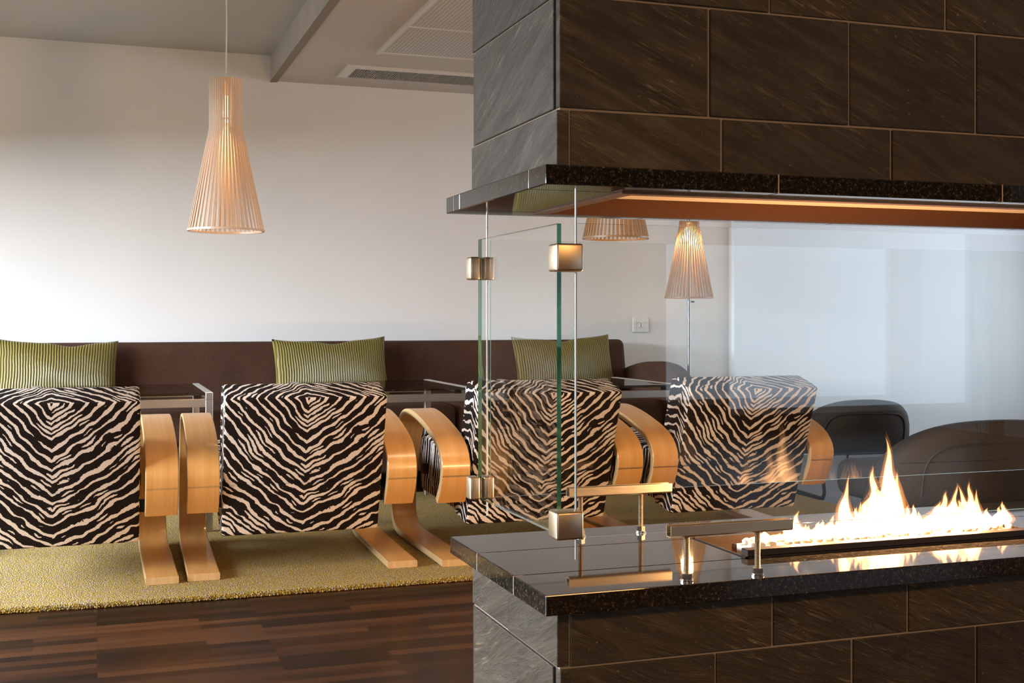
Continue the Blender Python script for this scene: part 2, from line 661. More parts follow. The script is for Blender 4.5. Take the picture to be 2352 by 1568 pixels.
WL = [(1.75, 6.2, 0.25, 1.60)]
WF = [(-2.8, -0.4, 0.40, 1.60), (3.95, 5.95, 0.20, 1.50)]  # the left opening is added for the front fill
WR = [(3.2, 6.0, 0.35, 1.85)]  # opening added for the right fill, out of view
wall_with_openings('wall_right', 'x', XR + 0.12, YF, YB, WR, M['wall_cool_lit'])
wall_with_openings('wall_left', 'x', XL, YF, YB, WL, M['wall'])
wall_with_openings('wall_front', 'y', YF, XL, XR, WF, M['panel'])
wn = 0
for axis, at, ops in (('x', XL - 0.07, WL), ('y', YF - 0.07, WF), ('x', XR + 0.07, WR)):
    for a0, a1, z0, z1 in ops:
        wn += 1
        bm = bmesh.new()
        t = 0.04
        nb = max(1, round((a1 - a0) / 2.2))
        cuts = [a0 + (a1 - a0) * i / nb for i in range(nb + 1)]
        def fr(p0, p1, q0, q1):
            if axis == 'x':
                a_box(bm, at - 0.02, at + 0.02, p0, p1, q0, q1)
            else:
                a_box(bm, p0, p1, at - 0.02, at + 0.02, q0, q1)
        fr(a0, a1, z0, z0 + t)
        fr(a0, a1, z1 - t, z1)
        for cpos in cuts:
            fr(max(a0, cpos - t / 2), min(a1, cpos + t / 2), z0 + t, z1 - t)
        o = link_mesh('window_%d' % wn, fix(bm), M['white'])  # the added openings get frames too
        o['kind'] = 'structure'


# ceiling fittings on the soffit
pn = empty('ceiling_panel', (1.25, 5.57, ZS))
tag(pn, 'large perforated panel set flush in the lowered ceiling', 'ceiling panel')
bm = bmesh.new()
a_box(bm, 0.02, 2.4, -4.2, -0.02, -0.006, 0.0)
link_mesh('perforated_sheet', fix(bm), M['perf'], pn)
bm = bmesh.new()
a_box(bm, 0.0, 0.02, -4.2, 0.0, -0.014, 0.0)
a_box(bm, 0.02, 2.4, -0.02, 0.0, -0.008, 0.0)
for yy in (-0.545, -1.09, -1.635):
    a_box(bm, 0.02, 2.4, yy - 0.008, yy + 0.008, -0.008, -0.0061)
link_mesh('frame', fix(bm), M['vent_frame'], pn)

vt = empty('air_vent', (1.18, 6.05, ZS))
tag(vt, 'long narrow slotted air vent in the lowered ceiling near the back wall', 'air vent')
bm = bmesh.new()
a_box(bm, 0.0, 2.2, -0.15, -0.12, -0.014, 0.0)
a_box(bm, 0.0, 2.2, 0.12, 0.15, -0.004, 0.0)
a_box(bm, 0.0, 0.05, -0.12, 0.12, -0.014, 0.0)
a_box(bm, 2.15, 2.2, -0.12, 0.12, -0.014, 0.0)
link_mesh('frame', fix(bm), M['vent_frame'], vt)
bm = bmesh.new()
a_box(bm, 0.05, 2.15, -0.12, 0.12, -0.003, 0.0)
link_mesh('duct_panel', fix(bm), M['duct'], vt)
bm = bmesh.new()
for i in range(174):
    x = 0.055 + i * 0.012
    a_box(bm, x, x + 0.007, -0.12, 0.12, -0.011, -0.003)
link_mesh('louvre', fix(bm), M['vent'], vt)

sk = empty('wall_socket', (3.05, YB, 0.81))
tag(sk, 'white double wall socket plate on the back wall above the sofa arm', 'wall socket')
bm = bmesh.new()
a_box(bm, -0.05, 0.05, -0.012, 0, -0.045, 0.045, bev=0.004)
link_mesh('plate', fix(bm), M['wall'], sk)
for dx in (-0.024, 0.024):
    bm = bmesh.new()
    a_lathe(bm, [(0, 0.0135), (0.014, 0.0135), (0.017, 0.0165), (0.019, 0.0165), (0.019, 0.011)], 20)
    bmesh.ops.rotate(bm, cent=(0, 0, 0), matrix=Matrix.Rotation(PI / 2, 3, 'X'), verts=bm.verts)
    link_mesh('outlet', fix(bm), M['wall'], sk, loc=(dx, 0, 0))

# ---------------------------------------------------------------- rug
RX0, RX1, RY0, RY1, RH = -2.0, 3.145, 3.69, 5.58, 0.012
bm = bmesh.new()
nx, ny = 100, 24


def rug_front(x):
    return RY0 + 0.055 * max(0.0, (0.35 - x)) ** 1.5


top = []
for i in range(nx + 1):
    x = RX0 + (RX1 - RX0) * i / nx
    y0 = rug_front(x)
    top.append([bm.verts.new((x, y0 + (RY1 - y0) * j / ny, RH)) for j in range(ny + 1)])
for i in range(nx):
    for j in range(ny):
        bm.faces.new((top[i][j], top[i + 1][j], top[i + 1][j + 1], top[i][j + 1]))
bd = [e for e in bm.edges if e.is_boundary]
r = bmesh.ops.extrude_edge_only(bm, edges=bd)
for v in [g for g in r['geom'] if isinstance(g, bmesh.types.BMVert)]:
    v.co.z = 0.001
# loops of yarn standing along the front and right edges
rr = random.Random(4)
x = -0.75
while x < 1.5:
    for row in range(4):
        px_, py_ = x + rr.uniform(-.003, .003), rug_front(x) + 0.004 * row - 0.004 + rr.uniform(-.003, .003)
        pz = (0.004, 0.0085, 0.0115, 0.0125)[row] + rr.uniform(-.001, .0015)
        s = rr.uniform(0.0026, 0.0040)
        bmesh.ops.create_icosphere(bm, subdivisions=1, radius=s, matrix=Matrix.Translation((px_, py_, pz)))
    x += 0.0058
rug = link_mesh('rug', bm, M['rug'])
tag(rug, 'mustard yellow looped pile rug under the zebra chairs on the wood floor', 'rug')


# ---------------------------------------------------------------- fireplace
FX, FY0, FY1, FXE = 0.711, 1.871, 2.446, 2.95
OV = 0.038
LZ0, LZ1 = 0.349, 0.384
HZ0, HZ1 = 1.0745, 1.1085
fp = empty('fireplace', (FX, FY0, 0))
tag(fp, 'dark slate see-through gas fireplace with granite ledges and hanging glass screens', 'fireplace')


def fpart(name, bm, mats, parent=None, **kw):
    """Add a part to the fireplace; coordinates are given in the room."""
    bmesh.ops.translate(bm, vec=(-FX, -FY0, 0), verts=bm.verts)
    return link_mesh(name, bm, mats, parent or fp, **kw)


SX, SY0, SY1, SXE = FX + OV, FY0 + OV, FY1 - OV, FXE - OV
TH = 0.02


def cladding(rows, left_rows, xe=SXE, y1=SY1):
    """Slate slabs on a grouted core. rows: (z0, z1, [x joints], wraps) for the long front."""
    bm = bmesh.new()
    rs = random.Random(int(rows[0][0] * 1000) + 5)
    zlo, zhi = min(r[0] for r in rows), max(r[1] for r in rows)
    g = 0.0022
    a_box(bm, SX + 0.0035, xe - 0.0035, SY0 + 0.0035, y1 - 0.0035, zlo, zhi, 1)
    for z0, z1, xs, strip in rows:
        for a, b in zip(xs[:-1], xs[1:]):
            d = rs.uniform(-0.001, 0.0025)
            mid = len([v for v in bm.verts])
            a_box(bm, a + g, b - g, SY0 - d, SY0 + TH, z0 + g, z1 - g, 0, 0.0012, 1)
            a_box(bm, a + g, b - g, y1 - TH, y1 + d, z0 + g, z1 - g, 0, 0.0012, 1)
    for z0, z1, ys in left_rows:
        for a, b in zip(ys[:-1], ys[1:]):
            d = rs.uniform(0.0, 0.003)
            a_box(bm, SX - d, SX + TH, a + g, b - g, z0 + g, z1 - g, 0, 0.0012, 1)
            a_box(bm, xe - TH, xe + d, a + g, b - g, z0 + g, z1 - g, 0, 0.0012, 1)
    return fix(bm)


def xs_wrap(js):      # front row whose corner shows the edge of the side slab
    return [SX + TH] + js + [SXE - TH]


def xs_full(js):
    return [SX] + js + [SXE]


yw = [SY0, SY1]
yi = [SY0 + TH, SY1 - TH]
base_rows = [(0.0, 0.052, xs_wrap([1.22, 1.62, 2.05, 2.5]), 1), (0.052, 0.247, xs_full([1.052, 1.342, 1.627, 1.95, 2.3, 2.62]), 0),
             (0.247, LZ0, xs_wrap([1.17, 1.467, 1.86, 2.2, 2.6]), 1)]
base_left = [(0.0, 0.052, yw), (0.052, 0.247, yi), (0.247, LZ0, [SY0, 2.172, SY1])]
fpart('base_cladding', cladding(base_rows, base_left), [M['slate'], M['grout']])
hood_rows = [(HZ1, 1.21, xs_wrap([1.065, 1.429, 1.80, 2.2, 2.6]), 1), (1.21, 1.407, xs_full([1.039, 1.335, 1.627, 1.93, 2.3, 2.6]), 0),
             (1.407, 1.605, xs_wrap([1.164, 1.555, 1.94, 2.4]), 1), (1.605, 1.80, xs_full([1.04, 1.38, 1.72, 2.05, 2.45]), 0),
             (1.80, ZS - 0.001, xs_wrap([1.1, 1.5, 1.9, 2.3]), 1)]
hood_left = [(HZ1, 1.21, yw), (1.21, 1.407, yi), (1.407, 1.605, yw), (1.605, 1.80, yi), (1.80, ZS - 0.001, yw)]
fpart('hood_cladding', cladding(hood_rows, hood_left), [M['slate'], M['grout']])
# right-hand pier that carries the hood
bm = bmesh.new()
a_box(bm, 2.42, SXE, SY0 + 0.005, SY1 - 0.005, LZ1, HZ0, 0, 0.002, 1)
fpart('pier', fix(bm), M['slate'])


def slab(z0, z1, hole, joints_y, joints_x, y1=FY1):
    """Granite ledge: slabs with thin open joints around a rectangular hole (x0, x1, y0, y1)."""
    bm = bmesh.new()
    hx0, hx1, hy0, hy1 = hole
    g = 0.0008
    bands = []
    fr = [FX] + joints_x + [FXE]
    for a, b in zip(fr[:-1], fr[1:]):
        bands.append((a, b, FY0, hy0))
        bands.append((a, b, hy1, y1))
    bands.append((FX, hx0, hy0, hy1))
    bands.append((hx1, FXE, hy0, hy1))
    for a, b, c, d in bands:
        a_box(bm, a + (g if a > FX else 0), b - (g if b < FXE else 0), c + (g if c > FY0 else 0), d - (g if d < y1 else 0), z0, z1, 0, 0.0018, 2)
    return fix(bm)


BH = (1.19, 1.93, 2.036, 2.256)       # burner trough opening
fpart('hearth_ledge', slab(LZ0, LZ1, BH, None, []), M['granite'])
HH = (0.90, 2.40, 1.955, 2.375)       # throat of the hood
fpart('hood_ledge', slab(HZ0, HZ1, HH, None, [1.159, 1.657, 2.2], FY1 + 0.03), M['granite'])
# pale joints showing on the ledge ends
M['filler'] = m_plain('pale_filler', (0.50, 0.38, 0.30), 0.8)
for e in [(FX - 0.0003, FX + 0.02, y - 0.0011, y + 0.0011, LZ0 + 0.001, LZ1 - 0.0005) for y in (2.036, 2.256)] + \
        [(FX - 0.0003, FX + 0.02, y - 0.0011, y + 0.0011, HZ0 + 0.001, HZ1 - 0.0005) for y in (1.955, 2.42)] + \
        [(x - 0.0011, x + 0.0011, FY0 - 0.0003, FY0 + 0.02, HZ0 + 0.001, HZ1 - 0.0005) for x in (1.159, 1.657)]:
    bm = bmesh.new()
    a_box(bm, *e)
    fpart('joint_filler', fix(bm), M['filler'])

# hood throat lining of heat-tinted steel
bm = bmesh.new()
x0, x1, y0, y1 = HH
t = 0.006
zt = 1.40
a_box(bm, x0, x0 + t, y0, y1, HZ0 - 0.004, zt)
a_box(bm, x1 - t, x1, y0, y1, HZ0 - 0.004, zt)
a_box(bm, x0, x1, y0, y0 + t, HZ0 - 0.004, zt)
a_box(bm, x0, x1, y1 - t, y1, HZ0 - 0.004, zt)
a_box(bm, x0, x1, y0, y1, zt, zt + t)
a_box(bm, x0 - 0.02, x1 + 0.02, y1, y1 + 0.02, HZ0 - 0.004, HZ0 - 0.0002)
a_box(bm, x0 - 0.02, x0, y0, y1, HZ0 - 0.004, HZ0 - 0.0002)
a_box(bm, x0 - 0.02, x1 + 0.02, y0 - 0.02, y0, HZ0 - 0.004, HZ0 - 0.0002)
fpart('throat_lining', fix(bm), M['copper'])
for yy in (2.06, 2.27):
    bm = bmesh.new()
    a_box(bm, x0 + 0.10, x1 - 0.01, yy, yy + 0.06, 1.16, 1.20, 0, 0.003, 1)
    fpart('baffle', fix(bm), M['copper'])

# burner trough
bx0, bx1, by0, by1 = BH
bm = bmesh.new()
t = 0.004
zb = LZ1 - 0.045
a_box(bm, bx0, bx1, by0, by1, zb, zb + t)
a_box(bm, bx0, bx0 + t, by0, by1, zb, LZ1 + 0.002)
a_box(bm, bx1 - t, bx1, by0, by1, zb, LZ1 + 0.002)
a_box(bm, bx0, bx1, by0, by0 + t, zb, LZ1 + 0.002)
a_box(bm, bx0, bx1, by1 - t, by1, zb, LZ1 + 0.002)
a_box(bm, bx0, bx1, by0 + t, by0 + 0.03, LZ1 - 0.016, LZ1 - 0.012)
trough = fpart('burner_trough', fix(bm), M['dark_steel'])
for yy in (by0 + 0.055, by1 - 0.075):
    bm = bmesh.new()
    a_box(bm, bx0 + 0.06, bx1 - 0.02, yy, yy + 0.02, zb + t, LZ1 - 0.004, 0, 0.002, 1)
    fpart('burner_bar', fix(bm), M['copper'])

bm = bmesh.new()
a_box(bm, bx0 + 0.004, bx1, by0 + 0.002, by0 + 0.028, LZ1 + 0.0022, LZ1 + 0.015, 0, 0.0012, 1)
fpart('burner_lip', fix(bm), M['dark_steel'])

# glass screens
GZ0, GZ1 = 0.478, 1.012


def pane(name, x0, x1, y0, y1, z0, z1, thin):
    bm = bmesh.new()
    fs = a_box(bm, x0, x1, y0, y1, z0, z1)
    fix(bm)
    for f in bm.faces:
        n = f.normal
        big = abs(n.x) > 0.5 if thin == 'x' else abs(n.y) > 0.5
        f.material_index = 0 if big else 1
    return fpart(name, bm, [M['glass'], M['glass_edge']])


pane('side_glass', 0.744, 0.752, 1.905, 2.352, GZ0, GZ1, 'x')
pane('front_glass', 0.772, 2.41, 1.889, 1.895, GZ0 - 0.004, GZ1, 'y')
pane('back_glass', 0.772, 2.41, 2.352, 2.358, GZ0, GZ1, 'y')

for (cx_, cy_) in ((0.772, 1.888), (0.768, 2.366)):
    bm = bmesh.new()
    a_tube(bm, [(cx_, cy_, 0.438), (cx_, cy_, HZ0 + 0.002)], 0.0019, 8)
    fpart('cable', fix(bm), M['pole'])
    for zc in (0.952, 0.50):
        bm = bmesh.new()
        s = 0.0235
        if cy_ < 2:
            a_box(bm, 0.727, 0.776, 1.862, 1.904, zc - s, zc + s, 0, 0.004, 3)
        else:
            # split block gripping the rear edge of the side glass
            a_box(bm, 0.722, 0.7437, 2.335, 2.368, zc - s, zc + s, 0, 0.004, 3)
            a_box(bm, 0.7523, 0.774, 2.335, 2.368, zc - s, zc + s, 0, 0.004, 3)
            a_box(bm, 0.7437, 0.7523, 2.353, 2.364, zc - s + 0.003, zc + s - 0.003)
        fpart('glass_clamp', fix(bm), M['steel'], angle=40)

# bracket rails on threaded posts
for yc, zc, xa, xb, xr in ((1.892, 0.474, 0.950, 1.196, (0.985, 1.128)), (2.355, 0.479, 0.945, 1.186, (0.974, 1.115))):
    bm = bmesh.new()
    w, h, t = 0.010, 0.010, 0.0022
    prof = [(yc - w, zc + h), (yc - w, zc - h + .003), (yc - w + .003, zc - h), (yc + w - .003, zc - h), (yc + w, zc - h + .003), (yc + w, zc + h), (yc + w - t, zc + h), (yc + w - t, zc - h + t), (yc - w + t, zc - h + t), (yc - w + t, zc + h)]
    a_prism(bm, prof, xa, xb)
    rail = fpart('glass_rail', fix(bm), M['steel'])
    for xr_ in xr:
        bm = bmesh.new()
        pts, rad = [], []
        z = LZ1
        i = 0
        while z < zc - 0.010:
            pts.append((xr_, yc, z))
            rad.append(0.0054 if i % 2 else 0.0047)
            z += 0.0011
            i += 1
        a_tube(bm, pts, 0.005, 12, radii=rad)
        fpart('threaded_post', fix(bm), M['steel'], rail)
        bm = bmesh.new()
        for z0, z1, rads in ((LZ1 + 0.0002, LZ1 + 0.0025, 0.0120), (LZ1 + 0.0032, LZ1 + 0.0048, 0.0105)):
            a_lathe(bm, [(0.0, z0), (rads, z0), (rads, z1), (0, z1)], 24, c=(xr_, yc, 0))
        hx = [(xr_ + 0.0098 * math.cos(PI / 3 * q + 0.3), yc + 0.0098 * math.sin(PI / 3 * q + 0.3)) for q in range(6)]
        a_prism(bm, hx, LZ1 + 0.0049, LZ1 + 0.0145, 'xy')
        fpart('nut', fix(bm), M['chrome'], rail)

# white stones in the trough
rs = random.Random(3)
bm = bmesh.new()
bmesh.ops.create_icosphere(bm, subdivisions=3, radius=1.0)
for v in bm.verts:
    n = v.co.copy()
    v.co *= 1 + 0.10 * math.sin(3 * n.x + 1) * math.cos(2.3 * n.y) + 0.07 * math.sin(4 * n.z + 2 * n.x)
proto = link_mesh('pebble', bm, M['pebble'], smooth=True)
spots = []
tries = 0
while len(spots) < 74 and tries < 8000:
    tries += 1
    x = bx0 + 0.028 + (bx1 - bx0 - 0.056) * rs.random()
    y = rs.choice([by0 + 0.094, by0 + 0.112, by0 + 0.130]) + rs.uniform(-0.004, 0.004)
    if rs.random() < 0.14:
        x, y = bx0 + rs.uniform(0.02, 0.09), rs.uniform(by0 + 0.05, by1 - 0.04)
        if x > bx0 + 0.045 and (by0 + 0.04 < y < by0 + 0.09 or by1 - 0.09 < y < by1 - 0.04):
            continue
    s = rs.uniform(0.0085, 0.0125)
    if all((x - a) ** 2 + (y - b) ** 2 > (s + c) ** 2 * 1.05 for a, b, c in spots):
        spots.append((x, y, s))
for i, (x, y, s) in enumerate(spots):
    o = proto if i == 0 else proto.copy()
    if i:
        COL.objects.link(o)
    o.scale = (s * 1.0, s * 0.88, s * 0.72)
    inner = by0 + 0.08 < y < by1 - 0.08
    o.location = (x, y, (LZ1 + 0.006) if inner and x > bx0 + 0.06 else zb + t + 0.004 + s * 0.72)
    o.rotation_euler = (rs.uniform(-.3, .3), rs.uniform(-.3, .3), rs.uniform(0, 6.3))
    tag(o, 'small white pebble in the burner trough of the fireplace', 'pebble', 'white pebbles lying in the burner trough')
# gravel bed under the stones
bm = bmesh.new()
a_box(bm, bx0 + 0.061, bx1 - 0.021, by0 + 0.0755, by1 - 0.0755, zb + t, LZ1 - 0.001)
fpart('burner_bed', fix(bm), M['pebble'])

# flames: closed bodies of glowing gas, thin at the rim, with a fainter mantle
def tongue(bm, base_x, base_z, tip_x, tip_z, w, depth=0.022, bend=0.0, yb=2.147, ph=0.0, grow=1.0):
    n, seg = 18, 14
    h = (tip_z - base_z) * (1 + 0.12 * (grow - 1))
    rings = []
    for i in range(n):
        q = i / n
        wob = 0.16 * w * math.sin(7.0 * q + ph) * q + 0.10 * w * math.sin(15.0 * q + 2 * ph) * q
        cx_ = base_x + (tip_x - base_x) * q ** 1.35 + bend * math.sin(PI * q) + wob
        z = base_z + h * q
        s = (1 - q) ** 0.95 * (0.80 + 0.65 * math.sin(PI * min(1, q * 1.5 + 0.10)) + 0.10 * math.sin(11 * q + ph))
        wx, wy = w * s * grow, depth * s * (1 + 0.6 * (grow - 1))
        rings.append([bm.verts.new((cx_ + wx * math.cos(2 * PI * k / seg), yb + wy * math.sin(2 * PI * k / seg), z)) for k in range(seg)])
    tip = bm.verts.new((tip_x, yb, base_z + h))
    for i in range(n - 1):
        for k in range(seg):
            bm.faces.new((rings[i][k], rings[i][(k + 1) % seg], rings[i + 1][(k + 1) % seg], rings[i + 1][k]))
    for k in range(seg):
        bm.faces.new((rings[-1][k], rings[-1][(k + 1) % seg], tip))
    bm.faces.new(list(reversed(rings[0])))


FZ = LZ1 + 0.011
# tongues along the trough: base x, tip x, tip height, half width, bend
TON = [
    (1.372, 1.378, 0.452, 0.014, -0.003), (1.392, 1.394, 0.422, 0.010, 0.0), (1.430, 1.424, 0.416, 0.010, 0.0), (1.452, 1.470, 0.438, 0.013, -0.004), (1.412, 1.412, 0.412, 0.012, 0.0),
    (1.496, 1.502, 0.522, 0.014, -0.007), (1.519, 1.512, 0.452, 0.010, 0.003), (1.563, 1.562, 0.536, 0.027, 0.004), (1.588, 1.589, 0.600, 0.027, 0.014),
    (1.604, 1.622, 0.520, 0.029, 0.006), (1.578, 1.578, 0.492, 0.044, 0.0), (1.548, 1.548, 0.470, 0.032, 0.0), (1.622, 1.618, 0.455, 0.026, 0.0), (1.652, 1.662, 0.428, 0.018, 0.0),
    (1.708, 1.752, 0.474, 0.022, 0.010), (1.716, 1.734, 0.452, 0.022, 0.004), (1.730, 1.736, 0.430, 0.018, 0.0),
    (1.770, 1.786, 0.486, 0.015, -0.006), (1.806, 1.808, 0.492, 0.018, 0.005), (1.798, 1.778, 0.490, 0.010, 0.012), (1.824, 1.826, 0.474, 0.014, 0.0),
    (1.792, 1.792, 0.452, 0.026, 0.0), (1.896, 1.894, 0.445, 0.014, 0.007), (1.862, 1.860, 0.412, 0.012, 0.0),
]
FL = []
for n_, (b_, t_, h_, w_, be) in enumerate(TON):
    FL.append((b_, FZ, t_, h_, w_, 0.010 + w_ * 0.35, be, 2.147 + 0.006 * math.sin(3.1 * n_), 1.7 * n_))
rs = random.Random(8)
x = 1.285
while x < 1.915:
    hump = 0.016 + 0.026 * rs.random() + 0.030 * math.exp(-((x - 1.58) / 0.11) ** 2)
    if x < 1.36:
        hump *= 0.5
    FL.append((x, FZ, x + rs.uniform(-0.006, 0.010), FZ + hump, rs.uniform(0.010, 0.018), 0.016, 0.0, 2.147 + rs.uniform(-0.008, 0.008), rs.uniform(0, 6)))
    x += rs.uniform(0.010, 0.016)
bm = bmesh.new()
for a in FL:
    tongue(bm, *a)
fire = link_mesh('fire', fix(bm), M['flame'], smooth=True)
tag(fire, 'row of bright orange and white gas flames rising from the burner trough', 'fire', kind='stuff')
bm = bmesh.new()
for a in FL[:len(TON)]:
    tongue(bm, *a, grow=1.55)
link_mesh('flame_mantle', fix(bm), M['mantle'], fire, smooth=True)['kind'] = 'stuff'


# ---------------------------------------------------------------- zebra armchairs
def uv_zebra(bm, seam_y, seam_z, mode):
    """UV in metres: back face and top unfold about the seam; sides get their own centre line."""
    uvl = bm.loops.layers.uv.new('UVMap')
    for f in bm.faces:
        n = f.normal
        for lp in f.loops:
            p = lp.vert.co
            if mode == 'back':
                if abs(n.x) > 0.75:
                    # up-pointing chevrons along the side
                    s = (p.z - 0.37) * 0.36 + (p.y - 0.082)
                    h = p.z * 0.94 - p.y * 0.34
                    lp[uvl].uv = (s * 0.9 + 0.004, 2.0 + h)
                else:
                    rear = n.y < -0.6 or (n.z > 0 and n.y < -0.75)
                    d = math.hypot(p.y - seam_y, p.z - seam_z)
                    if n.z > 0.5:
                        lp[uvl].uv = (p.x, -(p.y - seam_y) * 1.0)
                    elif n.y < 0:
                        lp[uvl].uv = (p.x, (seam_z - p.z) * 1.08)
                    else:
                        lp[uvl].uv = (p.x, 5 + p.z)
            else:
                if abs(n.x) > 0.75:
                    lp[uvl].uv = (0.06 * math.sin(p.z * 16), 3.0 + p.y * 1.35 + p.z * 0.25)
                elif n.z > 0.4:
                    lp[uvl].uv = (p.x * 0.35, 3.0 + p.y)
                else:
                    lp[uvl].uv = (p.z * 0.6, 3.0 + p.x)


def rounded_prism(poly, x0, x1, bev, seg=3):
    bm = bmesh.new()
    fs = a_prism(bm, poly, x0, x1)
    fix(bm)
    bmesh.ops.bevel(bm, geom=list(bm.edges), offset=bev, segments=seg, profile=0.5, affect='EDGES')
    return fix(bm)


BAND_OUT = [(0.0, 0.0), (0.20, 0.0), (0.40, 0.0), (0.58, 0.0), (0.645, 0.003), (0.695, 0.016), (0.735, 0.045), (0.755, 0.090), (0.758, 0.145),
            (0.738, 0.225), (0.70, 0.315), (0.662, 0.392), (0.632, 0.438), (0.595, 0.472), (0.545, 0.492), (0.475, 0.500), (0.40, 0.4965), (0.30, 0.482),
            (0.20, 0.460), (0.115, 0.437), (0.055, 0.412), (0.015, 0.376), (0.0, 0.338), (0.008, 0.290), (0.030, 0.248), (0.066, 0.205)]


def smooth_path(P, it=2):
    for _ in range(it):
        Q = [P[0]]
        for a, b in zip(P[:-1], P[1:]):
            Q.append((a[0] * .75 + b[0] * .25, a[1] * .75 + b[1] * .25))
            Q.append((a[0] * .25 + b[0] * .75, a[1] * .25 + b[1] * .75))
        Q.append(P[-1])
        P = Q
    return P


def band_mesh(x0, x1, th=0.023):
    P = smooth_path(BAND_OUT, 1)
    n = len(P)
    inner = []
    for i in range(n):
        a, b = Vector(P[max(i - 1, 0)]), Vector(P[min(i + 1, n - 1)])
        t = (b - a).normalized()
        nrm = Vector((-t.y, t.x))
        inner.append((P[i][0] + nrm.x * th, P[i][1] + nrm.y * th))
    bm = bmesh.new()
    uvl = bm.loops.layers.uv.new('UVMap')
    c = 0.0025
    L = [0.0]
    for a, b in zip(P[:-1], P[1:]):
        L.append(L[-1] + math.hypot(b[0] - a[0], b[1] - a[1]))
    # eight-point section with small chamfers
    rings = []
    for i in range(n):
        o_, i_ = Vector(P[i]), Vector(inner[i])
        d = (i_ - o_).normalized() * c
        sec = [(x0 + c, o_), (x1 - c, o_), (x1, o_ + d), (x1, i_ - d), (x1 - c, i_), (x0 + c, i_), (x0, i_ - d), (x0, o_ + d)]
        rings.append([(bm.verts.new((x, q.x, q.y)), x, q) for x, q in sec])
    for i in range(n - 1):
        for k in range(8):
            k2 = (k + 1) % 8
            f = bm.faces.new((rings[i][k][0], rings[i][k2][0], rings[i + 1][k2][0], rings[i + 1][k][0]))
            f.material_index = 1 if k in (1, 2, 3, 5, 6, 7) else 0
            us = [rings[i][k], rings[i][k2], rings[i + 1][k2], rings[i + 1][k]]
            ls = [L[i], L[i], L[i + 1], L[i + 1]]
            for lp, (_, x, q), l_ in zip(f.loops, us, ls):
                lp[uvl].uv = (x - x0 + (0.3 if k > 3 else 0), l_)
    for r_, rev in ((rings[0], True), (rings[-1], False)):
        f = bm.faces.new([v[0] for v in (reversed(r_) if rev else r_)])
        f.material_index = 1
        for lp in f.loops:
            lp[uvl].uv = (lp.vert.co.x - x0, lp.vert.co.z)
    return fix(bm)


W = 0.748          # overall width
ch = empty('armchair', (0, 0, 0))
XA, XB = -0.263, 0.257
SEAM = (-0.076, 0.582)
bm = rounded_prism([(0.090, 0.120), SEAM, (-0.045, 0.594), (0.052, 0.622), (0.085, 0.618), (0.232, 0.215), (0.232, 0.140)], XA, XB, 0.009, 3)
uv_zebra(bm, *SEAM, 'back')
link_mesh('backrest', bm, M['zebra'], ch, angle=50)
bm = rounded_prism([(0.222, 0.150), (0.205, 0.300), (0.235, 0.335), (0.44, 0.358), (0.66, 0.386), (0.705, 0.372), (0.722, 0.330), (0.722, 0.190), (0.690, 0.158)], XA + 0.002, XB - 0.002, 0.014, 3)
uv_zebra(bm, 0, 0, 'seat')
link_mesh('seat', bm, M['zebra'], ch, angle=50)
for x0 in (-W / 2, W / 2 - 0.101):
    link_mesh('bentwood_frame', band_mesh(x0, x0 + 0.101), [M['birch'], M['birch_edge']], ch, angle=35)
for sx in (-1, 1):
    xi, xo = (XB - 0.01, W / 2 - 0.095) if sx > 0 else (-W / 2 + 0.095, XA + 0.01)
    box_obj('seat_bracket', (xi, xo, 0.10, 0.125, 0.215, 0.255), M['dark_steel'], ch)
    box_obj('seat_bracket', (xi, xo, 0.60, 0.64, 0.235, 0.275), M['dark_steel'], ch)
CH = [(-0.130, 3.905, 0.0, 'leftmost zebra striped bentwood armchair, cut off by the left edge of the photo'),
      (0.645, 3.909, -0.025, 'zebra striped bentwood armchair on the rug below the hanging lamp'),
      (1.470, 3.866, 0.0, 'zebra striped bentwood armchair seen through the fireplace side glass'),
      (2.248, 3.848, -0.012, 'rightmost zebra striped bentwood armchair, seen behind the flames reflected in glass')]
for i, (x, y, rz, lab) in enumerate(CH):
    o = ch if i == 0 else copy_tree(ch)
    o.location = (x, y, RH + 0.0005)
    o.rotation_euler = (0, 0, rz)
    tag(o, lab, 'armchair', 'zebra striped armchairs in a row')


